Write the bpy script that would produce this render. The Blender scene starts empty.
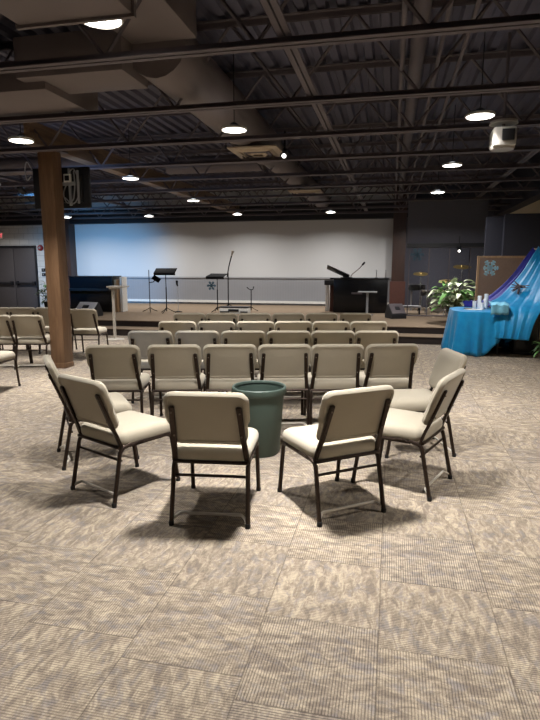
import bpy, bmesh, math, random
from mathutils import Vector, Matrix, Euler
random.seed(4)
PI = math.pi
C = bpy.context.scene.collection
SC = bpy.context.scene
R = math.radians

# ------------------------------------------------------------------ materials
def lin(r, g, b):
    f = lambda c: (c/255/12.92) if c/255 <= .04045 else ((c/255+.055)/1.055)**2.4
    return (f(r), f(g), f(b), 1)

class NT:
    def __init__(s, name):
        s.m = bpy.data.materials.new(name); s.m.use_nodes = True
        s.t = s.m.node_tree; s.b = s.t.nodes['Principled BSDF']
    def n(s, typ, **kw):
        nd = s.t.nodes.new(typ)
        for k, v in kw.items(): setattr(nd, k, v)
        return nd
    def l(s, a, b): s.t.links.new(a, b)
    def put(s, sock, v):
        if hasattr(v, 'is_output'): s.l(v, sock)
        else: sock.default_value = v
    def math(s, op, a, b=0.0, c=None):
        nd = s.n('ShaderNodeMath', operation=op)
        s.put(nd.inputs[0], a); s.put(nd.inputs[1], b)
        if c is not None: s.put(nd.inputs[2], c)
        return nd.outputs[0]
    def mix(s, f, a, b, mode='MIX'):
        nd = s.n('ShaderNodeMix', data_type='RGBA', blend_type=mode)
        s.put(nd.inputs[0], f); s.put(nd.inputs[6], a); s.put(nd.inputs[7], b)
        return nd.outputs[2]
    def noise(s, vec, scale, detail=3, rough=.55, dist=0):
        nd = s.n('ShaderNodeTexNoise'); s.l(vec, nd.inputs['Vector'])
        nd.inputs['Scale'].default_value = scale; nd.inputs['Detail'].default_value = detail
        nd.inputs['Roughness'].default_value = rough; nd.inputs['Distortion'].default_value = dist
        return nd.outputs['Fac']
    def ramp(s, v, p0, p1):
        nd = s.n('ShaderNodeMapRange', interpolation_type='SMOOTHSTEP')
        s.l(v, nd.inputs[0]); nd.inputs[1].default_value = p0; nd.inputs[2].default_value = p1
        return nd.outputs[0]
    def coord(s, which='Object'): return s.n('ShaderNodeTexCoord').outputs[which]
    def mapped(s, vec, scale=(1, 1, 1), rot=(0, 0, 0)):
        nd = s.n('ShaderNodeMapping'); s.l(vec, nd.inputs[0])
        nd.inputs['Scale'].default_value = scale; nd.inputs['Rotation'].default_value = rot
        return nd.outputs[0]
    def bump(s, h, strength=.3, dist=.002):
        nd = s.n('ShaderNodeBump'); s.l(h, nd.inputs['Height'])
        nd.inputs['Strength'].default_value = strength; nd.inputs['Distance'].default_value = dist
        s.l(nd.outputs[0], s.b.inputs['Normal'])

def plain(name, col, rough=.6, metal=0, var=.12, scale=20, bump=0, spec=.4):
    k = NT(name); v = k.coord()
    n = k.noise(v, scale)
    dark = tuple(c*(1-var) for c in col[:3])+(1,); lite = tuple(min(1, c*(1+var)) for c in col[:3])+(1,)
    k.l(k.mix(n, dark, lite), k.b.inputs['Base Color'])
    k.b.inputs['Roughness'].default_value = rough; k.b.inputs['Metallic'].default_value = metal
    k.b.inputs['Specular IOR Level'].default_value = spec
    if bump: k.bump(k.noise(v, scale*12), bump)
    return k.m

def fabric(name, col, var=.1):
    k = NT(name); v = k.coord()
    w = k.noise(v, 420, 2); n = k.noise(v, 9)
    c = k.mix(w, tuple(c*(1-var*1.6) for c in col[:3])+(1,), tuple(min(1, c*(1+var*1.6)) for c in col[:3])+(1,))
    c = k.mix(k.math('MULTIPLY', n, .25), c, tuple(c*.75 for c in col[:3])+(1,))
    k.l(c, k.b.inputs['Base Color'])
    k.b.inputs['Roughness'].default_value = .95; k.b.inputs['Specular IOR Level'].default_value = .1
    k.b.inputs['Sheen Weight'].default_value = .15
    k.bump(w, .25, .001)
    return k.m

def wood(name, c0, c1, scale=6, rough=.45, axis='z'):
    k = NT(name); v = k.coord()
    sc = {'z': (6, 6, .5), 'x': (.5, 6, 6), 'y': (6, .5, 6)}[axis]
    n = k.noise(k.mapped(v, sc), scale, 5, .6, 1.5)
    k.l(k.mix(k.ramp(n, .3, .7), c0, c1), k.b.inputs['Base Color'])
    k.b.inputs['Roughness'].default_value = rough
    k.bump(n, .12, .002)
    return k.m

def emit(name, col, strength):
    k = NT(name)
    k.b.inputs['Base Color'].default_value = (.8, .8, .8, 1)
    k.b.inputs['Emission Color'].default_value = col
    k.b.inputs['Emission Strength'].default_value = strength
    return k.m

def carpet(name, T, gap, cols, stage=False):
    k = NT(name); sep = k.n('ShaderNodeSeparateXYZ'); k.l(k.coord(), sep.inputs[0])
    X, Y = sep.outputs[0], sep.outputs[1]
    u = k.math('DIVIDE', X, T); ci = k.math('FLOOR', u); uf = k.math('FRACT', u)
    v = k.math('DIVIDE', k.math('SUBTRACT', Y, k.math('ADD', .16, k.math('MULTIPLY', k.math('ADD', ci, 1), .4))), T)
    rj = k.math('FLOOR', v); vf = k.math('FRACT', v)
    par = k.math('FLOORED_MODULO', k.math('ADD', ci, rj), 2)
    wn = k.n('ShaderNodeTexWhiteNoise', noise_dimensions='2D')
    cmb = k.n('ShaderNodeCombineXYZ'); k.l(ci, cmb.inputs[0]); k.l(rj, cmb.inputs[1]); k.l(cmb.outputs[0], wn.inputs['Vector'])
    rnd = wn.outputs['Value']
    # tile coordinates, turned a quarter on every second tile
    a = k.math('ADD', k.math('MULTIPLY', uf, k.math('SUBTRACT', 1, par)), k.math('MULTIPLY', vf, par))
    b = k.math('ADD', k.math('MULTIPLY', vf, k.math('SUBTRACT', 1, par)), k.math('MULTIPLY', uf, par))
    loc = k.n('ShaderNodeCombineXYZ'); k.l(a, loc.inputs[0]); k.l(b, loc.inputs[1]); k.l(k.math('MULTIPLY', rnd, 60), loc.inputs[2])
    # soft wandering streaks
    st = k.mapped(loc.outputs[0], (2.0, 5.0, 1), (0, 0, R(-40)))
    n1 = k.noise(st, 2.6, 7, .74, .7)
    n2 = k.noise(k.mapped(loc.outputs[0], (2.4, 3.4, 1), (0, 0, R(30))), 2.4, 3, .6, .8)
    rib = k.math('SINE', k.math('MULTIPLY', a, 2*PI*44))
    wob = k.noise(k.mapped(loc.outputs[0], (60, 5, 1)), 2.5, 2, .6)
    fine = k.noise(k.coord(), 330, 2, .7)
    c = k.mix(k.ramp(n1, .36, .70), cols[0], cols[1])
    c = k.mix(k.math('MULTIPLY', k.ramp(n2, .48, .72), .6), c, cols[2])
    ribm = k.math('MULTIPLY', k.ramp(k.math('ADD', rib, k.math('MULTIPLY', k.math('SUBTRACT', wob, .5), 2.6)), .1, -1.1), k.math('ADD', .38, k.math('MULTIPLY', rnd, .4)))
    c = k.mix(ribm, c, cols[3])
    c = k.mix(k.math('MULTIPLY', k.ramp(fine, .45, .75), .4), c, cols[3])
    c = k.mix(k.math('MULTIPLY', k.math('SUBTRACT', rnd, .5), .25), c, cols[2])
    eu = k.math('MINIMUM', uf, k.math('SUBTRACT', 1, uf)); ev = k.math('MINIMUM', vf, k.math('SUBTRACT', 1, vf))
    e = k.math('LESS_THAN', k.math('MINIMUM', eu, ev), gap)
    c = k.mix(k.math('MULTIPLY', e, .38), c, lin(52, 44, 38))
    k.l(c, k.b.inputs['Base Color'])
    k.b.inputs['Roughness'].default_value = 1; k.b.inputs['Specular IOR Level'].default_value = .05
    k.bump(k.math('ADD', k.math('MULTIPLY', rib, .5), fine), .35, .003)
    return k.m

M = {}
M['carpet'] = carpet('floor_carpet', .515, .006, (lin(126, 114, 102), lin(190, 175, 152), lin(126, 122, 124), lin(64, 56, 50)))
M['stage'] = plain('stage_carpet', lin(126, 110, 93), .95, var=.2, scale=7, bump=.3, spec=.05)
M['riser'] = plain('stage_riser', lin(52, 42, 38), .7)
M['fabric'] = fabric('chair_fabric', lin(167, 158, 141))
M['frame'] = plain('chair_metal', lin(56, 45, 38), .42, .7, .2, 60)
M['bar'] = plain('pale_metal', lin(205, 198, 186), .4, .4)  # lower bar, paler than the chair frame
M['screw'] = plain('screw_metal', lin(120, 108, 95), .4, .8)
M['rubber'] = plain('black_rubber', lin(26, 25, 25), .7)
M['green'] = plain('green_plastic', lin(66, 80, 73), .5, var=.1, scale=5)
M['pillar'] = wood('pillar_wood', lin(100, 74, 52), lin(120, 91, 66), 3)
M['girder'] = wood('girder_wood', lin(98, 78, 60), lin(122, 98, 76), 3, axis='y')
M['brown'] = wood('dark_brown_wood', lin(46, 31, 26), lin(62, 41, 33), 3)
M['redbrown'] = plain('brick_red', lin(78, 47, 39), .8, var=.25, scale=14)
M['steel'] = plain('dark_steel', lin(92, 84, 87), .6, .2, .15, 8)
M['deck'] = plain('roof_deck', lin(78, 75, 88), .7, .1, .15, 3)
M['duct'] = plain('duct_paint', lin(104, 94, 92), .6, .1, .08, 3)
M['diffuser'] = plain('diffuser_paint', lin(168, 152, 132), .5)
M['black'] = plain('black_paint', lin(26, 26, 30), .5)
M['blackgloss'] = plain('black_lacquer', lin(14, 14, 18), .25)
M['darkwall'] = plain('dark_grey_paint', lin(74, 74, 84), .7)
M['navy'] = plain('dark_navy_paint', lin(40, 41, 52), .7)
M['doorpaint'] = plain('door_paint', lin(78, 74, 76), .5)
M['speakergrey'] = plain('speaker_grey', lin(205, 206, 212), .5)
M['blackmatte'] = plain('matte_black_metal', lin(14, 14, 16), .85, spec=.15)
M['soffit'] = plain('soffit_paint', lin(92, 90, 98), .8)
M['projector'] = plain('projector_grey', lin(152, 148, 142), .5)
M['white'] = plain('white_wall', lin(188, 188, 188), .8, var=.02, scale=1.2)
M['wain'] = None
M['trimwhite'] = plain('white_trim', lin(215, 213, 208), .5)
M['beige'] = plain('beige_wall', lin(196, 180, 152), .8, var=.03, scale=2)
M['grey'] = plain('grey_plastic', lin(150, 150, 152), .5)
M['lightgrey'] = plain('pale_grey_metal', lin(172, 164, 152), .45)
M['whiteplastic'] = plain('white_plastic', lin(222, 220, 214), .4)
M['chrome'] = plain('chrome', lin(190, 190, 192), .2, 1)
M['red'] = plain('alarm_red', lin(150, 28, 36), .5)
M['board'] = plain('pin_board', lin(134, 110, 94), .9, var=.15, scale=40)
M['boardframe'] = wood('board_wood', lin(150, 118, 86), lin(176, 142, 106), 4)
M['leaf'] = plain('plant_leaf', lin(96, 140, 74), .45, var=.35, scale=9)
M['leafpale'] = plain('pale_leaf', lin(222, 230, 200), .5, var=.25, scale=16)
M['leafdark'] = plain('dark_leaf', lin(54, 84, 42), .5, var=.35, scale=9)
M['stem'] = plain('plant_stem', lin(92, 96, 56), .7)
M['pot'] = plain('dark_pot', lin(46, 40, 36), .6)
M['soil'] = plain('soil', lin(48, 36, 28), .95)
M['teal'] = None
M['royal'] = plain('royal_cloth', lin(16, 22, 130), .6, var=.2, scale=10)
M['lace'] = plain('pale_lace', lin(120, 186, 214), .8, var=.3, scale=60)
M['flake'] = plain('snowflake_glitter', lin(186, 226, 240), .5, .1)
M['flakedim'] = plain('snowflake_blue', lin(64, 92, 108), .5, .1)
M['lens'] = emit('lamp_lens', (1, .97, .92, 1), 16)
M['shadeglow'] = emit('lamp_shade_glow', (.9, .95, 1, 1), 1.5)
M['smalllens'] = emit('small_lamp_lens', (1, .95, .9, 1), 5)
M['bluelens'] = emit('blue_lamp_lens', (.25, .5, 1, 1), 5)
M['exitred'] = emit('exit_letters', (1, .1, .13, 1), 1.6)
M['wax'] = plain('candle_wax', lin(232, 236, 240), .5, var=.03)
M['drum'] = plain('drum_shell', lin(60, 56, 58), .35)
M['drumhead'] = plain('drum_head', lin(150, 146, 142), .6)
M['brass'] = plain('cymbal_brass', lin(150, 128, 80), .35, .9)

def _wain():
    k = NT('grey_wainscot'); sep = k.n('ShaderNodeSeparateXYZ'); k.l(k.coord(), sep.inputs[0])
    s = k.math('SINE', k.math('MULTIPLY', sep.outputs[0], 2*PI/.09))
    n = k.noise(k.coord(), 3)
    c = k.mix(n, lin(130, 131, 135), lin(138, 138, 141))
    c = k.mix(k.math('MULTIPLY', k.ramp(s, .55, .95), .12), c, lin(110, 108, 108))
    k.l(c, k.b.inputs['Base Color']); k.b.inputs['Roughness'].default_value = .8
    k.bump(s, .1, .004); return k.m
M['wain'] = _wain()
def _block():
    k = NT('painted_block'); v = k.coord()
    br = k.n('ShaderNodeTexBrick'); k.l(k.mapped(v, (1, 1, 1), (R(90), 0, 0)), br.inputs['Vector'])
    br.inputs['Scale'].default_value = 1; br.inputs['Brick Width'].default_value = .4; br.inputs['Row Height'].default_value = .2
    br.inputs['Mortar Size'].default_value = .006; br.inputs['Mortar Smooth'].default_value = .3
    br.inputs['Color1'].default_value = lin(206, 204, 200); br.inputs['Color2'].default_value = lin(198, 197, 194); br.inputs['Mortar'].default_value = lin(150, 148, 146)
    k.l(br.outputs['Color'], k.b.inputs['Base Color']); k.b.inputs['Roughness'].default_value = .75
    k.bump(br.outputs['Fac'], -.4, .004); return k.m
M['block'] = _block()
def _teal():
    k = NT('turquoise_satin'); v = k.coord(); n = k.noise(v, 7, 4)
    k.l(k.mix(n, lin(0, 110, 174), lin(12, 154, 206)), k.b.inputs['Base Color'])
    k.b.inputs['Roughness'].default_value = .45; k.b.inputs['Sheen Weight'].default_value = .1
    k.bump(k.noise(v, 26, 3), .35, .01); return k.m
M['teal'] = _teal()
def _glass():
    k = NT('clear_acrylic'); k.b.inputs['Base Color'].default_value = (.93, .95, .98, 1)
    k.b.inputs['Transmission Weight'].default_value = 1; k.b.inputs['Roughness'].default_value = .03
    k.b.inputs['IOR'].default_value = 1.18
    return k.m
M['acrylic'] = _glass()

# ------------------------------------------------------------------ mesh helpers
def box(bm, c, s, rot=None, bev=0):
    mt = Matrix.Translation(c) @ (Euler(rot).to_matrix().to_4x4() if rot else Matrix()) @ Matrix.Diagonal((*s, 1))
    r = bmesh.ops.create_cube(bm, size=1, matrix=mt)
    if bev:
        es = list({e for v in r['verts'] for e in v.link_edges})
        bmesh.ops.bevel(bm, geom=es, offset=bev, segments=2, affect='EDGES', profile=.6)

def loft(bm, rings, closed=False, cap=True):
    vs = [[bm.verts.new(p) for p in r] for r in rings]
    n = len(vs[0]); m = len(vs)
    for i in range(m if closed else m-1):
        a, b = vs[i], vs[(i+1) % m]
        for j in range(n):
            bm.faces.new((a[j], a[(j+1) % n], b[(j+1) % n], b[j]))
    if cap and not closed:
        bm.faces.new(list(reversed(vs[0]))); bm.faces.new(vs[-1])

def smooth_path(pts, r=.04, n=4):
    """Round the corners of a polyline."""
    P = [Vector(p) for p in pts]; out = [P[0]]
    for i in range(1, len(P)-1):
        a, b, c = P[i-1], P[i], P[i+1]
        d1 = (a-b); d2 = (c-b); k = min(r, d1.length*.45, d2.length*.45)
        p1 = b+d1.normalized()*k; p2 = b+d2.normalized()*k
        for t in range(n+1):
            t /= n; out.append((1-t)**2*p1+2*t*(1-t)*b+t*t*p2)
    out.append(P[-1]); return out

def tube(bm, pts, r, seg=8, rr=None, flat=1):
    P = [Vector(p) for p in pts]; rings = []; N = None
    for i, p in enumerate(P):
        t = ((P[i+1]-P[i]) if i < len(P)-1 else (P[i]-P[i-1]))
        if 0 < i < len(P)-1: t = (P[i+1]-P[i]).normalized()+(P[i]-P[i-1]).normalized()
        t.normalize()
        if N is None:
            N = t.cross(Vector((0, 0, 1)))
            if N.length < .05: N = t.cross(Vector((0, 1, 0)))
        N = (N-t*N.dot(t)).normalized(); B = t.cross(N)
        q = rr[i] if rr else r
        rings.append([p+N*q*math.cos(2*PI*j/seg)+B*q*flat*math.sin(2*PI*j/seg) for j in range(seg)])
    loft(bm, rings)

def lathe(bm, prof, c=(0, 0, 0), seg=24, cap=True, mat=None):
    rings = []
    for r, z in prof:
        ring = [Vector((max(r, 1e-4)*math.cos(2*PI*j/seg), max(r, 1e-4)*math.sin(2*PI*j/seg), z)) for j in range(seg)]
        if mat: ring = [mat @ p for p in ring]
        rings.append([p+Vector(c) for p in ring])
    loft(bm, rings, cap=cap)

def rrect(w, h, r, n=5, taper=0):
    out = []
    for cx, cy, a0 in ((1, 1, 0), (-1, 1, 90), (-1, -1, 180), (1, -1, 270)):
        hw = w/2-(taper if cy < 0 else 0)
        for i in range(n+1):
            a = R(a0+90*i/n)
            out.append(Vector((cx*(hw-r)+r*math.cos(a), cy*(h/2-r)+r*math.sin(a))))
    return out

def inset(o, d):
    n = len(o); res = []
    if d > .05:                                                   # far in: shrink toward the middle
        h = min(max(p.x for p in o), max(p.y for p in o)); o2 = inset(o, .05)
        return [p*(1-(d-.05)/h) for p in o2]
    for i in range(n):
        t = (o[(i+1) % n]-o[i-1]).normalized(); nn = Vector((-t.y, t.x))
        res.append(o[i]+nn*d)
    return res

def slab(bm, outline, prof, mat):
    """outline in XY, prof = [(inset, z)...] bottom to top, mapped by mat"""
    loft(bm, [[mat @ Vector((p.x, p.y, z)) for p in inset(outline, d)] for d, z in prof])

def mesh(name, bm, mat, smooth=True):
    bmesh.ops.recalc_face_normals(bm, faces=bm.faces)
    me = bpy.data.meshes.new(name); bm.to_mesh(me); bm.free()
    for m in (mat if isinstance(mat, (list, tuple)) else [mat]): me.materials.append(m)
    if smooth:
        for p in me.polygons: p.use_smooth = True
        try: me.set_sharp_from_angle(angle=R(38))
        except Exception: pass
    return me

def obj(name, bm, mat, parent=None, smooth=True, loc=None, rotz=0):
    o = bpy.data.objects.new(name, mesh(name, bm, mat, smooth)); C.objects.link(o)
    if parent: o.parent = parent
    if loc is not None: o.location = loc
    if rotz: o.rotation_euler = (0, 0, rotz)
    return o

def tag(o, label, cat, group=None):
    o['label'] = label; o['category'] = cat
    if group: o['group'] = group
    return o

def thing(name, label, cat, loc=(0, 0, 0), rotz=0, group=None):
    o = bpy.data.objects.new(name, None); C.objects.link(o)
    o.empty_display_size = .1; o.location = loc; o.rotation_euler = (0, 0, rotz)
    return tag(o, label, cat, group)

def struct(name, bm, mat, smooth=False):
    o = obj(name, bm, mat, smooth=smooth); o['kind'] = 'structure'; return o

def dup(root, loc, rotz=0, label=None, group=None):
    r = root.copy(); C.objects.link(r); r.location = loc; r.rotation_euler = (0, 0, rotz)
    if label: r['label'] = label
    if group: r['group'] = group
    for ch in list(root.children):
        c = ch.copy(); C.objects.link(c); c.parent = r
        for g in list(ch.children):
            d = g.copy(); C.objects.link(d); d.parent = c
    return r
B = bmesh.new

# ------------------------------------------------------------------ room
XL, XR, YB, YF = -16.0, 3.3, 18.2, -5.0
DECK = 4.05
bm = B(); box(bm, ((XL+XR)/2, (YB+YF)/2, -.1), (XR-XL+.4, YB-YF+.4, .2)); struct('floor', bm, M['carpet'])
# fluted steel roof deck
bm = B(); prof = []; x = XL-.2; p = .2
while x < XR+.2:
    prof += [(x, 0), (x+.08, 0), (x+.105, .05), (x+.175, .05)]; x += p
lo = [[bm.verts.new((a, y, DECK+z)) for a, z in prof] for y in (YF-.2, YB+.2)]
hi = [[bm.verts.new((a, y, DECK+.12)) for a, z in prof] for y in (YF-.2, YB+.2)]
for q in range(len(prof)-1):
    bm.faces.new((lo[0][q], lo[0][q+1], lo[1][q+1], lo[1][q])); bm.faces.new((hi[0][q], hi[0][q+1], hi[1][q+1], hi[1][q]))
struct('ceiling', bm, M['deck'])
bm = B(); box(bm, (XL-.1, (YB+YF)/2, 2.1), (.2, YB-YF+.4, 4.2)); struct('wall_left', bm, M['darkwall'])
bm = B(); box(bm, (XR+.1, (YB+YF)/2, 2.1), (.2, YB-YF+.4, 4.2)); struct('wall_right', bm, M['beige'])
bm = B(); box(bm, ((XL+XR)/2, YF-.1, 2.1), (XR-XL, .2, 4.2)); struct('wall_rear', bm, M['darkwall'])
# far wall: block part with the door, white part behind the stage, dark alcove
DX0, DX1, DZ = -14.85, -12.97, 2.3
bm = B()
box(bm, ((XL+DX0)/2, YB+.1, 2.1), (DX0-XL, .2, 4.2)); box(bm, ((DX1-11.6)/2, YB+.1, 2.1), (DX1*-1-11.6, .2, 4.2))
box(bm, ((DX0+DX1)/2, YB+.1, (DZ+4.2)/2), (DX1-DX0, .2, 4.2-DZ)); struct('wall_front', bm, M['block'])
bm = B(); box(bm, (-5.65, YB+.1, 2.71), (11.9, .2, 2.98)); struct('wall_front_screen', bm, M['white'])
bm = B(); box(bm, (-5.65, YB+.12, .61), (11.9, .2, 1.22)); struct('wall_front_wainscot', bm, M['wain'])
bm = B(); box(bm, (-5.65, YB+.005, 1.225), (11.9, .05, .05)); struct('trim_1', bm, M['grey'])
bm = B(); box(bm, (-5.65, YB+.0, .40), (11.9, .05, .08)); struct('baseboard_front', bm, M['trimwhite'])
bm = B(); box(bm, (1.9, YB+.1, 2.1), (3.2, .2, 4.2)); struct('wall_front_alcove', bm, M['darkwall'])
bm = B(); box(bm, (-6.9, YB-.16, 3.32), (18.0, .3, .46)); struct('trim_2', bm, M['black'])     # dark valance over the screen
for x0, x1, nm in ((-11.62, -11.27, 'column_left'), (-.02, .38, 'column_right')):
    bm = B(); box(bm, ((x0+x1)/2, YB-.2, 2.1), (x1-x0, .4, 4.2), bev=.01); struct('wall_'+nm, bm, M['brown'])
    bm = B(); box(bm, ((x0+x1)/2, YB-.42, .68), (x1-x0+.08, .08, .9), bev=.01); struct('trim_3' if 'left' in nm else 'trim_4', bm, M['redbrown'])
# bulkhead over the drum corner and the dark partition beside it
bm = B(); box(bm, (1.33, 15.15, 2.72), (1.95, .3, 1.1)); struct('wall_soffit', bm, M['soffit'])
bm = B(); box(bm, (1.33, 15.0, 2.13), (1.95, .36, .1)); struct('trim_5', bm, M['black'])
bm = B(); box(bm, (2.83, 13.1, 1.36), (.94, .16, 2.72)); box(bm, (2.19, 13.25, 1.34), (.36, .12, 2.68)); struct('wall_partition', bm, M['navy'])
bm = B(); box(bm, (3.0, 11.75, .97), (.6, .14, 1.94)); struct('wall_divider', bm, M['beige'])
bm = B(); box(bm, (XR-.16, 7.2, 3.62), (.3, 22.0, 1.0)); struct('trim_6', bm, M['navy'])    # dark band along the top of the right wall

# stage: two risers across the room
SX0, SX1, SY = -9.6, XR, 11.62
bm = B(); box(bm, ((SX0+SX1)/2, SY+.3, .07), (SX1-SX0, .6, .14)); struct('stage_step_riser', bm, M['riser'])
bm = B(); box(bm, ((SX0+SX1)/2, SY+.28, .148), (SX1-SX0, .62, .016), bev=.005); struct('stage_step', bm, M['stage'])
bm = B(); box(bm, ((SX0+SX1)/2, (SY+.55+YB)/2, .14), (SX1-SX0, YB-SY-.55, .28)); struct('stage_riser', bm, M['riser'])
bm = B(); box(bm, ((SX0+SX1)/2, (SY+.53+YB-.02)/2, .29), (SX1-SX0, YB-SY-.53, .02), bev=.006); struct('stage', bm, M['stage'])
S = .30

# exit door
d = bpy.data.objects.new('door_1', None); C.objects.link(d); d['kind'] = 'structure'
for s in (0, 1):
    w = (DX1-DX0)/2
    bm = B(); box(bm, (DX0+w*(s+.5), YB+.06, DZ/2), (w-.02, .08, DZ-.02), bev=.008); obj('door_leaf', bm, M['doorpaint'], d)
    bm = B(); xx = DX0+w*(s+.5)
    box(bm, (xx, YB-.06, .98), (w*.8, .05, .06), bev=.01); box(bm, (xx-w*.38, YB-.03, .98), (.1, .1, .14), bev=.01); box(bm, (xx+w*.38, YB-.03, .98), (.1, .1, .14), bev=.01)
    obj('push_bar', bm, M['black'], d)
bm = B(); box(bm, (DX0-.03, YB-.0, DZ/2), (.07, .08, DZ)); box(bm, (DX1+.03, YB-.0, DZ/2), (.07, .08, DZ)); box(bm, ((DX0+DX1)/2, YB-.0, DZ+.03), (DX1-DX0+.13, .08, .07))
obj('door_frame', bm, M['black'], d)

t = thing('exit_sign', 'red lit exit sign above the double doors at left', 'exit sign', (-14.44, YB-.04, 2.61))
bm = B(); box(bm, (0, 0, .13), (.42, .07, .26), bev=.01); obj('housing', bm, M['whiteplastic'], t)
cu = bpy.data.curves.new('exit_text', 'FONT'); cu.body = 'EXIT'; cu.size = .2; cu.align_x = 'CENTER'; cu.extrude = .004
to = bpy.data.objects.new('tmp', cu); C.objects.link(to); bpy.context.view_layer.update()
me = bpy.data.meshes.new_from_object(to.evaluated_get(bpy.context.evaluated_depsgraph_get())); bpy.data.objects.remove(to)
me.materials.clear(); me.materials.append(M['exitred'])
o = bpy.data.objects.new('lettering', me); C.objects.link(o); o.parent = t; o.location = (0, -.04, .055); o.rotation_euler = (PI/2, 0, 0); o['label'] = 'red glowing letters'

t = thing('fire_alarm', 'round red fire alarm bell high on the block wall by the doors', 'alarm', (-12.72, YB, 2.28))
q = Matrix.Rotation(PI/2, 4, 'X')
bm = B(); lathe(bm, [(.11, 0), (.11, .03), (.09, .06), (.04, .07), (0, .072)], mat=q); obj('bell', bm, M['red'], t)
bm = B(); lathe(bm, [(.045, .06), (.045, .085), (0, .09)], mat=q); obj('hub', bm, M['grey'], t)
for z, l in ((1.47, 'upper'), (1.30, 'lower')):
    t = thing('switch_plate', f'dark switch plate on block wall by doors, {l} of the pair', 'switch', (-12.66, YB, z), group='wall switches by the doors')
    bm = B(); box(bm, (0, -.012, 0), (.14, .024, .12), bev=.005); obj('plate', bm, M['black'], t)
    bm = B(); box(bm, (0, -.028, 0), (.03, .012, .05), bev=.003); obj('toggle', bm, M['grey'], t)

# ------------------------------------------------------------------ roof steel
JZ = 3.2
def joist(y):
    bm = B(); x0, x1 = XL, XR
    for s in (-1, 1):                                            # double-angle chords
        for z, f in ((JZ, 1), (DECK-.03, -1)):
            box(bm, ((x0+x1)/2, y+s*.036, z+f*.004), (x1-x0, .05, .008)); box(bm, ((x0+x1)/2, y+s*.014, z+f*.03), (x1-x0, .007, .055))
    n = int((x1-x0)/.62); dx = (x1-x0)/n
    for i in range(n):
        a, b = (JZ+.03, DECK-.06) if i % 2 == 0 else (DECK-.06, JZ+.03)
        tube(bm, [(x0+i*dx, y, a), (x0+(i+1)*dx, y, b)], .016, 4)
    struct('roof_joist', bm, M['steel'])
y = -4.4
while y < 18: joist(y); y += 1.45      # one lands at y = 4.3
for x in (-.84, 2.0, -7.4, -11.5):     # bridging running along the room under the joists
    bm = B()
    for s in (-1, 1): box(bm, (x+s*.03, 6.6, 3.27), (.045, 22.6, .012)); box(bm, (x+s*.012, 6.6, 3.29), (.008, 22.6, .05))
    struct('roof_bridging', bm, M['steel'])
# conduits and sprinkler pipes along the roof
for i, (x, z, r) in enumerate(((.16, 3.62, .07), (.02, 3.45, .022), (.34, 3.45, .018), (.55, 3.5, .018))):
    t = tag(obj('ceiling_pipe', (lambda b: (tube(b, [(x, -4.9, z), (x, 17.5, z)], r, 10), b)[1])(B()), M['steel']),
            ['thick ceiling pipe running along the room above the joists', 'thin conduit just left of the thick ceiling pipe',
             'thin conduit just right of the thick ceiling pipe', 'thin conduit farthest right of the thick ceiling pipe'][i], 'pipe', 'ceiling pipes')

# wooden girder on the pillar
bm = B(); box(bm, (-5.05, 12.6, 3.36), (.22, 11.0, .14), bev=.01); box(bm, (-5.05, 12.6, 3.5), (.1, 11.0, .2)); tag(obj('roof_girder', bm, M['girder']), 'long brown girder running from the pillar toward the stage', 'beam')
t = thing('wooden_pillar', 'square brown wooden pillar standing among chairs at left', 'pillar', (-5.10, 7.66, 0))
bm = B(); box(bm, (0, 0, 1.65), (.24, .24, 3.28), bev=.012); obj('shaft', bm, M['pillar'], t)
bm = B(); box(bm, (0, 0, 3.3), (.4, .4, .03), bev=.004); obj('cap_plate', bm, M['steel'], t)
bm = B(); box(bm, (0, 0, .04), (.25, .25, .08), bev=.006); obj('base_trim', bm, M['pillar'], t)

# monitor hung behind the pillar facing the stage
t = thing('hanging_monitor', 'black monitor with tangled cables hung behind the wooden pillar', 'monitor', (-5.16, 8.02, 2.5))
bm = B(); box(bm, (0, .02, .31), (.98, .06, .62), bev=.01); box(bm, (.08, -.03, .30), (.62, .06, .44), bev=.015); obj('housing', bm, M['black'], t)
bm = B(); box(bm, (.0, .052, .31), (.93, .008, .56)); obj('screen', bm, M['bluelens'], t)['label'] = 'lit blue screen facing the stage'
bm = B(); box(bm, (.2, -.075, .31), (.04, .03, .56), bev=.006); box(bm, (.34, -.075, .31), (.03, .03, .5), bev=.006); box(bm, (.12, -.09, .36), (.36, .04, .05)); box(bm, (.0, -.13, .36), (.1, .2, .1)); obj('mount_bracket', bm, M['grey'], t)
bm = B(); box(bm, (.18, -.1, .44), (.13, .03, .13), bev=.012); obj('socket_box', bm, M['whiteplastic'], t)
bm = B(); box(bm, (.18, -.118, .44), (.07, .012, .075), bev=.003); obj('socket', bm, M['black'], t)
for pts in ([(.18, -.11, .38), (.1, -.13, .2), (.16, -.12, .05), (.27, -.11, .1), (.3, -.09, .35), (.28, -.08, .55)],
            [(.2, -.11, .5), (.3, -.12, .6), (.38, -.1, .4), (.34, -.1, .12), (.24, -.1, .03), (.12, -.1, .15)],
            [(-.47, -.05, .6), (-.55, -.06, .75), (-.6, -.05, .6), (-.57, -.05, .42), (-.5, -.04, .5)]):
    bm = B(); tube(bm, smooth_path(pts, .08), .009, 6); obj('cable', bm, M['grey'], t)

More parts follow.
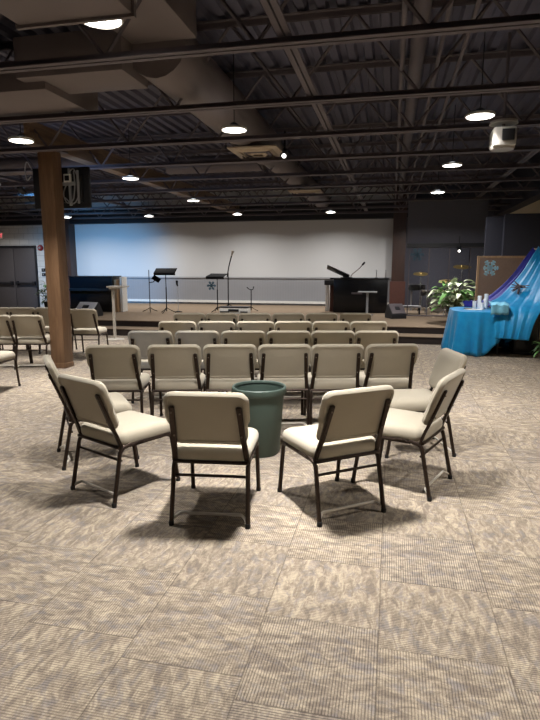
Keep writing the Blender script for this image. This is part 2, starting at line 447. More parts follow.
# ducts
def rduct(name, label, pts, r, group='ceiling ducts', seg=18):
    bm = B(); P = [Vector(p) for p in pts]; tube(bm, smooth_path(pts, r*1.2, 5), r, seg)
    o = obj(name, bm, M['duct']); return tag(o, label, 'duct', group)
t = thing('air_duct', 'wide boxy beige duct at the top left of the ceiling', 'duct', (-2.14, 3.17, 3.21), group='ceiling ducts')
bm = B(); box(bm, (0, -.62, .3), (.84, 2.1, .6), bev=.01); obj('duct_box', bm, M['duct'], t)
bm = B(); box(bm, (0.0, 1.18, .62), (.66, 1.5, .4), bev=.01); obj('duct_reducer', bm, M['duct'], t)
bm = B(); box(bm, (0, .43, .3), (.88, .03, .64)); obj('flange', bm, M['duct'], t)
for sx in (-1, 1):
    bm = B(); box(bm, (sx*.43, -.3, .46), (.02, .05, .8)); obj('hanger_strap', bm, M['steel'], t)
bm = B(); tube(bm, [(-2.22, 5.1, 3.62), (-2.22, 9.6, 3.62)], .3, 20); tube(bm, [(-2.22, 9.6, 3.62), (-2.22, 17.6, 3.62)], .24, 20)
tag(obj('round_duct', bm, M['duct']), 'long round beige duct running along the ceiling toward the stage', 'duct', 'ceiling ducts')
bm = B(); box(bm, (-3.0, 5.15, 3.52), (1.1, .55, .36), bev=.01); tag(obj('branch_duct', bm, M['duct']), 'beige branch duct joining the flat box to the round duct', 'duct', 'ceiling ducts')
bm = B(); box(bm, (-4.15, 5.5, 3.41), (1.65, 1.0, .28), bev=.01); box(bm, (-4.7, 5.3, 3.26), (.6, .6, .03), bev=.005); tag(obj('duct_plenum', bm, M['duct']), 'flat beige duct box at the far left above the lamp', 'duct', 'ceiling ducts')
rduct('round_duct', 'short lit orange brown duct left of the pillar top', [(-9.0, 9.7, 3.5), (-5.6, 9.7, 3.5)], .16)
rduct('round_duct', 'round cross duct beyond the first ceiling diffuser', [(-4.4, 10.55, 3.55), (-2.45, 10.55, 3.55)], .16)

def diffuser(loc, label):
    t = thing('ceiling_diffuser', label, 'diffuser', loc, group='ceiling air diffusers')
    bm = B(); box(bm, (0, 0, .05), (.74, .84, .02), bev=.004); lathe(bm, [(.2, .06), (.2, .075)], seg=20); obj('plate', bm, M['diffuser'], t)
    for i in range(3):
        s = .5-i*.15
        bm = B()
        for sx, sy, w, l in ((0, s/2, s, .05), (0, -s/2, s, .05), (s/2, 0, .05, s), (-s/2, 0, .05, s)): box(bm, (sx, sy, .03-i*.006), (w, l, .012), rot=((.5 if sy > 0 else -.5 if sy < 0 else 0), (-.5 if sx > 0 else .5 if sx < 0 else 0), 0))
        obj('louvre', bm, M['diffuser'] if i != 1 else M['steel'], t)
    return t
diffuser((-2.06, 8.45, 3.25), 'nearer square beige ceiling diffuser under the round duct')
diffuser((-2.02, 13.1, 3.25), 'farther square ceiling diffuser nearer the stage')

# small track spot with a bright face beside the diffuser
def spot_head(loc, label, lens, rz=0):
    t = thing('spotlight', label, 'spotlight', loc, rz, 'small ceiling spotlights')
    q = Matrix.Rotation(R(120), 4, 'X')
    bm = B(); lathe(bm, [(.035, -.14), (.05, -.12), (.055, .04), (.06, .05)], mat=q); obj('lamp_body', bm, M['black'], t)
    bm = B(); lathe(bm, [(.036, .045), (.03, .052), (0, .055)], mat=q, cap=False); obj('lens', bm, lens, t)
    bm = B(); tube(bm, [(0, 0, 0), (0, .02, .14), (0, .02, .34)], .012, 6); obj('bracket', bm, M['black'], t)
    return t
spot_head((-1.62, 8.3, 3.22), 'small bright spotlight beside the nearer ceiling diffuser', M['smalllens'])
spot_head((1.62, 14.62, 2.0), 'small glow added for a reflection on the drum screen, left one', M['smalllens'])  # added glow imitating a ceiling lamp reflection in the acrylic
spot_head((2.28, 14.7, 2.05), 'small glow added for a reflection on the drum screen, right one', M['smalllens'])  # second added glow, also for a gleam in the acrylic
spot_head((-7.6, 10.4, 3.14), 'blue stage spotlight hung from the ceiling left of the stage', M['bluelens'], PI)

# ------------------------------------------------------------------ lamps
LAMPS = [(-1.9, 3.6), (-4.65, 6.41), (-1.86, 6.46), (.85, 6.46), (-4.68, 9.46), (.86, 9.36), (-4.74, 12.85), (.89, 12.6), (-7.54, 16.4), (-10.3, 16.2), (-4.65, 16.4), (-1.82, 16.4), (.95, 15.97),
         (-.62, 3.3), (2.4, 3.6), (-4.65, 3.6), (-7.5, 6.4), (-7.5, 3.6), (-7.6, 9.5), (-10.5, 6.4), (-10.5, 9.5), (-13.5, 16.2), (-1.9, .5), (.86, .5), (-4.65, .5)]  # unseen lamp by the doors is added to brighten the block wall
LN = ['ceiling lamp half hidden by the boxy duct at the top', 'ceiling lamp at the left edge below the flat duct box', 'ceiling lamp beside the round duct, centre left', 'large ceiling lamp at the right beside the white projector',
      'ceiling lamp by the girder right of the hanging monitor', 'second ceiling lamp along the right hand line', 'ceiling lamp along the girder, second from the pillar', 'third ceiling lamp along the right hand line',
      'far ceiling lamp above the left end of the screen', 'far ceiling lamp just right of the pillar and monitor', 'far ceiling lamp at the stage end of the girder', 'far ceiling lamp above the middle of the screen', 'dim far ceiling lamp over the drum corner']
lp = None
def lamp_light(x, y, z=3.15, f=1, sp=None):
    L = bpy.data.lights.new('lamp_light', 'AREA'); L.shape = 'DISK'; L.size = .26; L.energy = POWER*f; L.color = (1, .975, .945); L.spread = R(sp or SPREAD)
    o = bpy.data.objects.new('lamp_light', L); C.objects.link(o); o.location = (x, y, z-.02); return o
POWER = 58; SPREAD = 96
for i, (x, y) in enumerate(LAMPS):
    lab = LN[i] if i < len(LN) else 'round ceiling lamp outside the frame'
    if i == 0:
        lp = thing('ceiling_lamp', lab, 'lamp', (x, y, 3.15), group='round ceiling lamps')
        bm = B(); lathe(bm, [(.148, .03), (.155, .012), (.15, 0), (.14, 0), (.135, .02)], seg=28, cap=False); obj('rim', bm, M['whiteplastic'], lp)
        bm = B(); lathe(bm, [(.0, -.001), (.10, 0.0), (.138, .008), (.138, .02)], seg=28, cap=False); obj('lens', bm, M['lens'], lp)
        bm = B(); lathe(bm, [(.148, .024), (.08, .034), (.055, .05)], seg=28, cap=False); obj('shade', bm, M['shadeglow'], lp)['label'] = 'glowing upper shade'
        bm = B(); lathe(bm, [(.055, .048), (.05, .07), (.02, .09), (.0, .1)], seg=20, cap=False); obj('housing', bm, M['black'], lp)
        bm = B(); tube(bm, [(0, 0, .09), (0, 0, .91)], .006, 8); obj('stem', bm, M['black'], lp)
    else: dup(lp, (x, y, 3.15), 0, lab)
    if i == 0: lamp_light(-2.03, 3.75, 3.26, .3)
    elif y > 12 or (x, y) == (.86, 9.36): lamp_light(x, y, 3.15, 1.15, 155)
    elif y < 1: lamp_light(x, y, 3.15, .42, 70)
    else: lamp_light(x, y, 3.15, 1.35 if (x, y) == (-.62, 3.3) else 1)
lp.location = (-2.03, 3.75, 3.26)
for ch in lp.children:                                           # this one hangs from the underside of the duct
    if ch.name.startswith('stem'):
        bm = B(); tube(bm, [(0, 0, .09), (0, 0, .375)], .006, 8); ch.data = mesh('stem', bm, M['black'])

# white projector hung from the roof
t = thing('ceiling_projector', 'white projector hung from the ceiling at the upper right', 'projector', (1.14, 6.75, 2.86))
bm = B(); box(bm, (0, 0, .12), (.24, .3, .2), bev=.03); obj('body', bm, M['projector'], t)
bm = B(); box(bm, (.03, -.155, .13), (.13, .02, .12), bev=.01); obj('front_grille', bm, M['black'], t)
bm = B(); lathe(bm, [(.0, .0), (.12, .0), (.13, .02), (.13, .035)], seg=24); obj('base_plate', bm, M['projector'], t)
bm = B(); lathe(bm, [(.15, .27), (.14, .3), (.05, .32), (.0, .325)], seg=24); obj('canopy', bm, M['projector'], t)
bm = B(); tube(bm, [(0, 0, .2), (0, 0, 1.2)], .018, 8); obj('drop_pole', bm, M['steel'], t)

# ------------------------------------------------------------------ chairs
def make_chair():
    t = thing('padded_chair', 'x', 'chair')
    F = M['frame']
    # seat cushion
    bm = B(); o = rrect(.50, .50, .07, 6, taper=.008)
    slab(bm, o, [(.03, .385), (.006, .395), (0, .415), (0, .445), (.012, .468), (.04, .482), (.10, .49), (.17, .492)], Matrix.Translation((0, .012, .008)))
    for v in bm.verts:                                            # waterfall front
        if v.co.y > .15: v.co.z -= (v.co.y-.15)**2*1.6
    obj('seat', bm, M['fabric'], t)
    # backrest
    lean = R(21)
    bm = B(); W, Hh = .512, .375
    o = []
    for p in rrect(W, Hh, .065, 6):                               # narrower below the hips
        o.append(Vector((p.x*(.935 if p.y < 0 else 1), p.y)))
        if len(o) in (14, 28): pass
    i0 = next(i for i in range(len(o)) if o[i].y < 0)
    o[i0:i0] = [Vector((-W/2, .0)), Vector((-W/2+.004, -.02)), Vector((-W/2*.935, -.045))]
    o += [Vector((W/2*.935, -.045)), Vector((W/2-.004, -.02)), Vector((W/2, .0))]
    mt = Matrix.Translation((0, -.305, .688)) @ Matrix.Rotation(lean, 4, 'X') @ Matrix.Rotation(PI/2, 4, 'X')
    # local z of the slab points to the rear (-Y)
    slab(bm, o, [(.15, -.040), (.09, -.040), (.035, -.034), (.010, -.022), (0, -.004), (.003, .012), (.014, .022), (.03, .022), (.033, .017), (.15, .019)], mt)
    for v in bm.verts: v.co.y -= (v.co.x**2)*-.25
    obj('backrest', bm, M['fabric'], t)
    # flat posts on the back
    for s in (-1, 1):
        bm = B()
        lo = mt @ Vector((s*.220, -.205, .030)); md = mt @ Vector((s*.214, -.15, .032)); hi = mt @ Vector((s*.200, .10, .032))
        for a, b in ((Vector((s*.228, -.215, .395)), lo), (lo, md), (md, hi)):
            dv = b-a; L = dv.length
            mm = Matrix.Translation((a+b)/2) @ dv.to_track_quat('Z', 'Y').to_matrix().to_4x4() @ Matrix.Diagonal((.034, .02, L+.012, 1))
            r = bmesh.ops.create_cube(bm, size=1, matrix=mm)
            bmesh.ops.bevel(bm, geom=list({e for v in r['verts'] for e in v.link_edges}), offset=.005, segments=2, affect='EDGES')
        for v in bm.verts: v.co.y += .25*v.co.x**2*(1 if v.co.z > .46 else 0)
        p = obj('back_post', bm, F, t)
        for yy in (.07, -.10):
            bm = B(); cpt = mt @ Vector((s*.204, yy, .045)); cpt.y += .25*cpt.x**2
            bmesh.ops.create_uvsphere(bm, u_segments=8, v_segments=5, radius=.006, matrix=Matrix.Translation(cpt))
            obj('screw', bm, M['screw'], p)
    # legs
    for s in (-1, 1):
        bm = B(); tube(bm, smooth_path([(s*.240, -.30, 0.012), (s*.232, -.225, .380), (s*.234, -.14, .395)], .05, 5), .0148, 8); l = obj('leg', bm, F, t)
        bm = B(); lathe(bm, [(.016, 0), (.017, .02), (.014, .03)], c=(s*.240, -.301, 0), seg=10); obj('foot_cap', bm, M['rubber'], l)
        bm = B(); tube(bm, smooth_path([(s*.238, .275, .012), (s*.233, .225, .372), (s*.234, .15, .392)], .06, 5), .0148, 8); l = obj('leg', bm, F, t)
        bm = B(); lathe(bm, [(.016, 0), (.017, .02), (.014, .03)], c=(s*.238, .276, 0), seg=10); obj('foot_cap', bm, M['rubber'], l)
    bm = B()
    for s in (-1, 1): tube(bm, [(s*.234, -.15, .3875), (s*.234, .17, .3845)], .0135, 8)
    tube(bm, [(-.234, .12, .38), (.234, .12, .38)], .011, 6); tube(bm, [(-.234, -.232, .392), (.234, -.232, .392)], .0125, 6)
    box(bm, (0, 0.03, .389), (.46, .38, .008)); obj('seat_frame', bm, F, t)
    bm = B(); tube(bm, [(-.238, -.225, .30), (.238, -.225, .30)], .009, 6); obj('stretcher', bm, F, t)
    bm = B(); tube(bm, smooth_path([(-.238, -.294, .035), (-.195, -.255, .062), (.195, -.255, .062), (.238, -.294, .035)], .012), .0095, 6); obj('lower_stretcher', bm, M['bar'], t)['label'] = 'pale metal bar near the floor'
    for s in (-1, 1):
        bm = B(); tube(bm, smooth_path([(s*.245, -.13, .385), (s*.253, -.10, .405), (s*.253, -.05, .405), (s*.245, -.03, .385)], .02), .005, 6); obj('ganging_hook', bm, F, t)
    return t
proto = make_chair()
first = [True]
def chair(x, y, deg, label, group):
    rz = R(deg)
    if first[0]:
        first[0] = False; proto.location = (x, y, 0); proto.rotation_euler = (0, 0, rz); proto['label'] = label; proto['group'] = group; return proto
    return dup(proto, (x, y, 0), rz, label, group)
def by_rear(x, y, deg, label, group, k=.30):    # x, y on the floor between the rear feet
    return chair(x-math.sin(R(deg))*k, y+math.cos(R(deg))*k, deg, label, group)
g = 'chairs around the trash can'
by_rear(-2.62, 3.83, -52, 'beige padded chair at far left, seen edge on behind the left chair of the circle', g)
by_rear(-1.97, 3.21, -25, 'beige padded chair at left front turned toward the green trash can', g)
by_rear(-1.045, 2.985, 7, 'beige padded chair with its back to us directly before the green trash can', g)
by_rear(-.19, 3.28, 37, 'beige padded chair turned left, just right of the green trash can', g)
by_rear(.395, 3.89, 68, 'beige padded chair at right front seen from its side', g)
by_rear(.50, 4.86, 106, 'beige padded chair facing us behind the right front chair', g)
ORD = ['leftmost', 'second from left', 'third from left', 'third from right', 'second from right', 'rightmost']
rows = [('first row beyond the trash can', 16, [(-2.6, 4.72), (-2.03, 4.87), (-1.51, 5.01), (-.99, 5.13), (-.49, 5.24), (.03, 5.38)]),
        ('second row beyond the trash can', 13, [(-2.75, 5.89), (-2.21, 6.01), (-1.68, 6.13), (-1.16, 6.25), (-.65, 6.36), (-.15, 6.47)]),
        ('third row beyond the trash can', 14, [(-2.88, 7.05), (-2.35, 7.17), (-1.82, 7.28), (-1.31, 7.4), (-.8, 7.51), (-.29, 7.62)]),
        ('row nearest the stage', 14, [(-3.19, 8.33), (-2.68, 8.45), (-2.15, 8.56), (-1.62, 8.68), (-1.09, 8.8), (-.55, 8.92)])]
for nm, dg, ps in rows:
    for i, (x, y) in enumerate(ps):
        by_rear(x*.975, y*.975, dg+random.uniform(-1.2, 1.2), f'beige padded chair, {ORD[i]} in the {nm}', 'chairs in rows facing the stage', .345)
g = 'chairs of the left block'
for (x, y, dg, l) in ((-7.15, 8.77, 13, 'beige padded chair cut by the left edge in the far left row'),
                      (-6.68, 8.87, 13, 'beige padded chair below the double doors in the far left row'),
                      (-6.19, 8.98, 13, 'beige padded chair half hidden by the wooden pillar, far left row'),
                      (-5.39, 8.78, 12, 'beige padded chair alone just right of the wooden pillar'),
                      (-6.06, 7.37, 13, 'beige padded chair cut by the left edge in the nearer left row'),
                      (-5.57, 7.48, 12, 'beige padded chair just left of the wooden pillar'),
                      (-5.102, 5.76, 10, 'beige padded chair of which only the seat shows at the left edge')):
    by_rear(x*.975, y*.975, dg, l, g, .345)

# ------------------------------------------------------------------ trash can
t = thing('trash_can', 'round green plastic trash can inside the circle of chairs', 'trash can', (-1.07, 4.40, 0))
bm = B(); lathe(bm, [(.0, 0), (.165, 0), (.175, .015), (.214, .55), (.208, .55), (.168, .03), (0, .025)], seg=48, cap=False); obj('body', bm, M['green'], t)
bm = B(); lathe(bm, [(.208, .535), (.212, .525), (.228, .525), (.234, .535), (.232, .578), (.224, .586), (.212, .582), (.208, .565)], seg=48, cap=False); obj('rim', bm, M['green'], t)

# ------------------------------------------------------------------ stage gear
def stand_tripod(bm, h0=.12, r=.22, n=3, a0=.3):
    for i in range(n):
        a = a0+2*PI*i/n; tube(bm, smooth_path([(0, 0, h0+.05), (math.cos(a)*r*.5, math.sin(a)*r*.5, h0*.7), (math.cos(a)*r, math.sin(a)*r, .012)], .05), .011, 6)
def snowflake(name, r, mat, parent=None, loc=(0, 0, 0)):
    bm = B()
    for i in range(6):
        a = i*PI/3; ca, sa = math.cos(a), math.sin(a); q = Matrix.Rotation(-a, 4, 'Y')
        def bar(c, s, ro=0):
            bmesh.ops.create_cube(bm, size=1, matrix=q @ Matrix.Translation(c) @ Matrix.Rotation(ro, 4, 'Y') @ Matrix.Diagonal((*s, 1)))
        bar((r*.5, 0, 0), (r, .012, r*.2))
        for f, L in ((.5, .34), (.78, .26)):
            for s in (-1, 1): bar((r*(f+.08), 0, s*r*L*.38), (r*L, .012, r*.17), -s*R(50))
        bar((r*.24, 0, 0), (r*.36, .014, r*.36), R(45))
    o = obj(name, bm, mat, parent, smooth=False); o.location = loc; return o
def music_stand(loc, label, h, w, dz, lean, rz=0):
    t = thing('music_stand', label, 'music stand', loc, rz, 'music stands')
    bm = B(); stand_tripod(bm, .1, .26); obj('tripod', bm, M['blackmatte'], t)
    bm = B(); tube(bm, [(0, 0, .05), (0, 0, h*.62)], .016, 8); tube(bm, [(0, 0, h*.6), (0, 0, h)], .011, 8); obj('pole', bm, M['blackmatte'], t)
    bm = B(); box(bm, (0, 0, h+.02), (w, .012, dz), rot=(lean, 0, 0), bev=.004)
    q = Euler((lean, 0, 0)).to_matrix(); cpt = Vector((0, 0, h+.02))+q @ Vector((0, .03, -dz/2)); box(bm, cpt, (w, .07, .012), rot=(lean, 0, 0)); obj('desk', bm, M['blackmatte'], t)
    return t
music_stand((-6.17, 14.37, S), 'tall black music stand at the left of the stage', 1.16, .6, .34, R(-68), R(10))
mst = music_stand((-4.87, 15.0, S), 'black music stand with a snowflake below its desk', 1.03, .58, .3, R(-74), R(-12))
tag(snowflake('snowflake', .13, M['flakedim']), 'dusty blue snowflake hanging on the black music stand', 'snowflake', 'snowflake decorations').location = (-4.97, 14.78, 1.06)
# thin stand with a tablet arm
t = thing('tablet_stand', 'thin black stand with a short clamp arm left of the tall music stand', 'stand', (-6.78, 14.6, S))
bm = B(); stand_tripod(bm, .08, .24, 3, 1); obj('tripod', bm, M['blackmatte'], t)
bm = B(); tube(bm, [(0, 0, .03), (0, 0, 1.2)], .012, 8); obj('pole', bm, M['blackmatte'], t)
bm = B(); tube(bm, [(0, -.01, .84), (.14, -.02, .86), (.24, -.03, .96)], .014, 6); obj('arm', bm, M['blackmatte'], t)
bm = B(); box(bm, (.24, -.04, .95), (.24, .02, .14), rot=(-.5, .5, 0), bev=.004); obj('tablet', bm, M['blackmatte'], t)
t = thing('microphone_stand', 'thin short microphone stand right of the tall music stand', 'microphone stand', (-5.98, 14.76, S), group='microphone stands')
bm = B(); lathe(bm, [(.11, 0), (.11, .015), (.02, .03)], seg=16); obj('base', bm, M['blackmatte'], t)
bm = B(); tube(bm, [(0, 0, .02), (0, 0, .8)], .008, 6); obj('pole', bm, M['grey'], t)
bm = B(); tube(bm, [(0, 0, .74), (-.02, 0, .8), (-.02, 0, .9)], .025, 8, rr=[.02, .03, .035]); obj('microphone', bm, M['blackmatte'], t)
t = thing('microphone_stand', 'tall microphone stand with a raised boom against the screen', 'microphone stand', (-4.97, 16.4, S), group='microphone stands')
bm = B(); stand_tripod(bm, .08, .28); obj('tripod', bm, M['blackmatte'], t)
bm = B(); tube(bm, [(0, 0, .03), (0, 0, 1.12)], .018, 8); obj('pole', bm, M['blackmatte'], t)
bm = B(); tube(bm, [(-.03, 0, .98), (.03, 0, 1.3), (.13, 0, 1.66)], .018, 6); obj('boom', bm, M['blackmatte'], t)
bm = B(); tube(bm, [(.12, 0, 1.62), (.15, 0, 1.72), (.165, 0, 1.77)], .03, 8, rr=[.026, .038, .046]); obj('microphone', bm, M['lightgrey'], t)
t = thing('guitar_stand', 'thin dark guitar stand with forked top at mid stage', 'guitar stand', (-4.0, 15.5, S))
bm = B(); stand_tripod(bm, .08, .2); obj('tripod', bm, M['blackmatte'], t)
bm = B(); tube(bm, [(0, 0, .03), (0, 0, .62)], .014, 8); obj('pole', bm, M['blackmatte'], t)
bm = B(); tube(bm, smooth_path([(-.12, -.04, .7), (-.05, 0, .63), (.05, 0, .63), (.09, -.04, .72)], .03), .013, 6); obj('yoke', bm, M['blackmatte'], t)
# white and black floor box
t = thing('pedal_board', 'low white box with black top parts standing at the stage centre', 'box', (-4.27, 14.72, S))
bm = B(); box(bm, (0, 0, .08), (.82, .3, .16), bev=.01); obj('case', bm, M['whiteplastic'], t)
bm = B(); box(bm, (0, -.158, .09), (.3, .02, .07), bev=.005); box(bm, (.3, -.158, .05), (.2, .02, .03)); box(bm, (-.26, -.158, .05), (.26, .02, .03)); obj('front_panel', bm, M['black'], t)
bm = B(); box(bm, (0, 0, .175), (.84, .32, .03), bev=.004); obj('lid', bm, M['black'], t)

# left piano
t = thing('upright_piano', 'black upright piano at the left end of the stage', 'piano', (-8.36, 14.55, S))
bm = B(); box(bm, (-.1, 0, .5), (1.36, .5, 1.0), bev=.01); obj('case', bm, M['blackgloss'], t)
bm = B(); box(bm, (-.1, 0, 1.012), (1.42, .56, .03), bev=.006); obj('lid', bm, M['blackgloss'], t)
bm = B(); box(bm, (-.1, -.32, .64), (1.34, .2, .07), bev=.01); obj('key_shelf', bm, M['black'], t)
bm = B(); box(bm, (.62, -.04, .46), (.08, .2, .92)); obj('end_panel', bm, M['boardframe'], t)
bm = B(); box(bm, (0, 0, .5), (.08, .3, 1.0), bev=.01); tag(obj('panel', bm, M['trimwhite'], loc=(-7.6, 14.62, S)), 'narrow white panel standing at the right end of the left piano', 'panel')
# wedge monitors
def wedge(loc, rz, label, mat, w=.62):
    t = thing('floor_monitor', label, 'monitor speaker', loc, rz, 'wedge floor monitors')
    bm = B(); pr = [(-.22, 0), (.2, 0), (.2, .12), (.06, .36), (-.22, .10)]
    loft(bm, [[(x, a, b) for a, b in pr] for x in (-w/2, w/2)]); bmesh.ops.bevel(bm, geom=bm.edges[:], offset=.008, segments=2, affect='EDGES'); obj('cabinet', bm, M['black'], t)
    d = Vector((0, .28, .26)).normalized(); q = Vector((0, -.08, .23))
    bm = B(); box(bm, (0, -.092, .245), (w*.92, .34, .012), rot=(math.atan2(.26, .28), 0, 0), bev=.004); obj('grille', bm, mat, t)
    bm = B(); box(bm, (0, -.105, .258), (w*.3, .1, .012), rot=(math.atan2(.26, .28), 0, 0), bev=.003); obj('badge', bm, M['black'], t)
    return t
wedge((-7.82, 13.05, S), R(-8), 'grey faced wedge floor monitor in front of the left piano', M['speakergrey'])
wedge((.12, 14.2, S), R(25), 'dim grey wedge floor monitor at the right of the stage', M['steel'], .4)
# tall pedestal on the floor before the stage
t = thing('pedestal_stand', 'tall thin pale post with an offset flat top before the stage', 'stand', (-5.92, 10.9, 0))
bm = B(); lathe(bm, [(0, 0), (.2, 0), (.2, .015), (.04, .03)], seg=24); obj('base', bm, M['lightgrey'], t)
bm = B(); tube(bm, [(0, 0, .02), (0, 0, 1.14)], .032, 12); obj('post', bm, M['lightgrey'], t)
bm = B(); box(bm, (.12, 0, 1.16), (.36, .34, .035), bev=.008); box(bm, (.04, 0, 1.125), (.2, .12, .04)); obj('top', bm, M['lightgrey'], t)

# right console piano with lectern desk
t = thing('digital_piano', 'large black console piano at the right of the stage', 'piano', (-.95, 15.85, S))
bm = B(); box(bm, (.09, 0, .47), (1.5, .5, .94), bev=.01); obj('case', bm, M['blackgloss'], t)
bm = B(); box(bm, (.06, 0, .955), (1.64, .56, .04), bev=.006); obj('lid', bm, M['blackgloss'], t)
bm = B(); box(bm, (-.78, -.1, .84), (.3, .3, .14), bev=.02); obj('key_end', bm, M['black'], t)
bm = B(); box(bm, (.0, -.27, .55), (.3, .03, .05), bev=.004); obj('handle', bm, M['steel'], t)
bm = B(); box(bm, (0, 0, .42), (.1, .3, .84), bev=.008); tag(obj('panel', bm, M['trimwhite'], loc=(-1.84, 16.2, S)), 'narrow white panel standing at the left end of the right piano', 'panel')
bm = B(); box(bm, (0, 0, .41), (.12, .2, .82), bev=.008); tag(obj('post', bm, M['redbrown'], loc=(-1.68, 15.95, S)), 'short brown wooden post between white panel and right piano', 'post')
t = thing('reading_desk', 'black slanted reading desk standing on the right piano', 'music stand', (-1.42, 15.7, S+.975))
bm = B(); box(bm, (-.08, 0, .17), (.68, .34, .022), rot=(R(-20), R(24), 0), bev=.004); obj('desk', bm, M['black'], t)
bm = B(); tube(bm, [(.1, 0, 0), (.06, 0, .11)], .025, 8); box(bm, (.1, 0, .01), (.2, .2, .02), bev=.004); obj('foot', bm, M['black'], t)
t = thing('gooseneck_microphone', 'slanted gooseneck microphone on top of the right piano', 'microphone', (-1.15, 15.75, S+.975))
bm = B(); lathe(bm, [(.06, 0), (.06, .02), (.015, .03)], seg=16); obj('base', bm, M['black'], t)
bm = B(); tube(bm, smooth_path([(0, 0, .02), (.04, 0, .1), (.24, 0, .26), (.34, 0, .38)], .06), .011, 6); obj('neck', bm, M['redbrown'], t)
bm = B(); tube(bm, [(.32, 0, .36), (.39, 0, .44)], .026, 8); obj('head', bm, M['black'], t)
t = thing('microphone', 'small upright microphone near the right end of the right piano', 'microphone', (-.43, 15.75, S+.975), group='upright microphones on the piano')
bm = B(); lathe(bm, [(.04, 0), (.04, .015), (.008, .02), (.008, .17)], seg=12); obj('stand', bm, M['black'], t)
bm = B(); lathe(bm, [(.008, .16), (.016, .19), (.016, .23), (0, .24)], seg=10); obj('head', bm, M['grey'], t)
dup(t, (-.17, 15.75, S+.975), 0, 'small black upright microphone at the very right end of the right piano')
t = thing('side_table', 'thin grey T shaped table stand before the right piano', 'table', (-.63, 15.0, S))
bm = B(); lathe(bm, [(.18, 0), (.18, .015), (.03, .03)], seg=20); obj('base', bm, M['steel'], t)
bm = B(); tube(bm, [(0, 0, .02), (0, 0, .6)], .03, 10); obj('post', bm, M['grey'], t)
bm = B(); box(bm, (0, 0, .615), (.5, .3, .03), bev=.006); obj('top', bm, M['grey'], t)
t = thing('low_bench', 'low dark bench with pale edge beside the right brown column', 'bench', (.5, 15.6, S))
bm = B(); box(bm, (0, 0, .2), (.62, .34, .05), bev=.008); obj('seat', bm, M['grey'], t)
for sx in (-1, 1):
    for sy in (-1, 1):
        bm = B(); box(bm, (sx*.27, sy*.13, .09), (.035, .035, .18)); obj('leg', bm, M['black'], t)
t = thing('keyboard_stand', 'small dark keyboard on pale legs beside the right column', 'keyboard', (.72, 16.9, S))
bm = B(); box(bm, (0, 0, .68), (.5, .3, .16), bev=.01); obj('keyboard', bm, M['black'], t)
for s in (-1, 1):
    bm = B(); box(bm, (s*.14, -.05, .3), (.05, .05, .6)); obj('leg', bm, M['grey'], t)

# drum screen and kit
for i in range(4):
    x = .42+i*.5
    t = thing('drum_screen_panel', f'clear acrylic drum screen panel, {["leftmost", "second from left", "third from left", "rightmost"][i]} of four', 'drum screen', (x+.25, 14.9+(.05 if i % 2 else 0), S), R(6 if i % 2 else -6), 'acrylic drum screen panels')
    bm = B(); box(bm, (0, 0, .9), (.48, .012, 1.74)); obj('acrylic_sheet', bm, M['acrylic'], t)
    bm = B(); box(bm, (-.245, 0, .88), (.025, .025, 1.76)); box(bm, (0, 0, .012), (.5, .08, .024)); obj('post', bm, M['steel'], t)
t = thing('bass_drum', 'dark bass drum with pale head behind the acrylic screen', 'drum', (1.3, 16.3, S), group='drum kit')
q = Matrix.Translation((0, 0, .3)) @ Matrix.Rotation(PI/2, 4, 'X')
bm = B(); lathe(bm, [(.28, -.25), (.29, -.24), (.29, .24), (.28, .25)], seg=32, mat=q); obj('shell', bm, M['drum'], t)
bm = B(); lathe(bm, [(.27, .252), (0, .256)], seg=32, mat=q, cap=False); obj('drum_head', bm, M['drumhead'], t)
bm = B()
for s in (-1, 1): tube(bm, [(s*.25, -.1, .25), (s*.36, -.2, .0)], .012, 6)
obj('spur', bm, M['chrome'], t)
def drum(loc, r, h, z, label):
    t = thing('tom_drum', label, 'drum', loc, group='drum kit')
    bm = B(); lathe(bm, [(r, z), (r, z+h)], seg=28); obj('shell', bm, M['drum'], t)
    bm = B(); lathe(bm, [(r+.008, z+h-.03), (r+.01, z+h+.008), (r-.01, z+h+.01)], seg=28, cap=False); obj('hoop', bm, M['chrome'], t)
    bm = B(); lathe(bm, [(r-.008, z+h+.004), (0, z+h+.006)], seg=28, cap=False); obj('drum_head', bm, M['drumhead'], t)
    for i in range(3):
        a = i*2.09+.5; bm = B(); tube(bm, [(r*.98*math.cos(a), r*.98*math.sin(a), z+h*.5), (r*1.12*math.cos(a), r*1.12*math.sin(a), 0)], .01, 6); obj('leg', bm, M['chrome'], t)
drum((.95, 15.75, S), .17, .14, .5, 'snare drum on thin legs behind the acrylic screen'); drum((1.78, 15.85, S), .2, .36, .25, 'floor drum at the right behind the acrylic screen')
def cymbal(loc, h, r, label):
    t = thing('cymbal_stand', label, 'cymbal', loc, group='drum kit')
    bm = B(); stand_tripod(bm, .12, .25); obj('tripod', bm, M['chrome'], t)
    bm = B(); tube(bm, [(0, 0, .05), (0, 0, h)], .011, 6); obj('pole', bm, M['chrome'], t)
    bm = B(); lathe(bm, [(r, -.02), (.06, .005), (.04, .03), (0, .035)], seg=28, cap=False, mat=Matrix.Translation((0, 0, h)) @ Matrix.Rotation(R(14), 4, 'X')); obj('cymbal', bm, M['brass'], t)
cymbal((.82, 16.7, S), 1.1, .22, 'cymbal on a stand at the left of the drum kit'); cymbal((1.95, 16.6, S), 1.3, .25, 'high cymbal on a stand at the right of the drum kit'); cymbal((1.42, 15.35, S), .92, .2, 'low cymbal on a stand in the middle of the drum kit')
tag(snowflake('snowflake', .17, M['flakedim']), 'faint teal snowflake hanging at the top of the drum screen', 'snowflake', 'snowflake decorations').location = (.62, 14.885, 1.9)

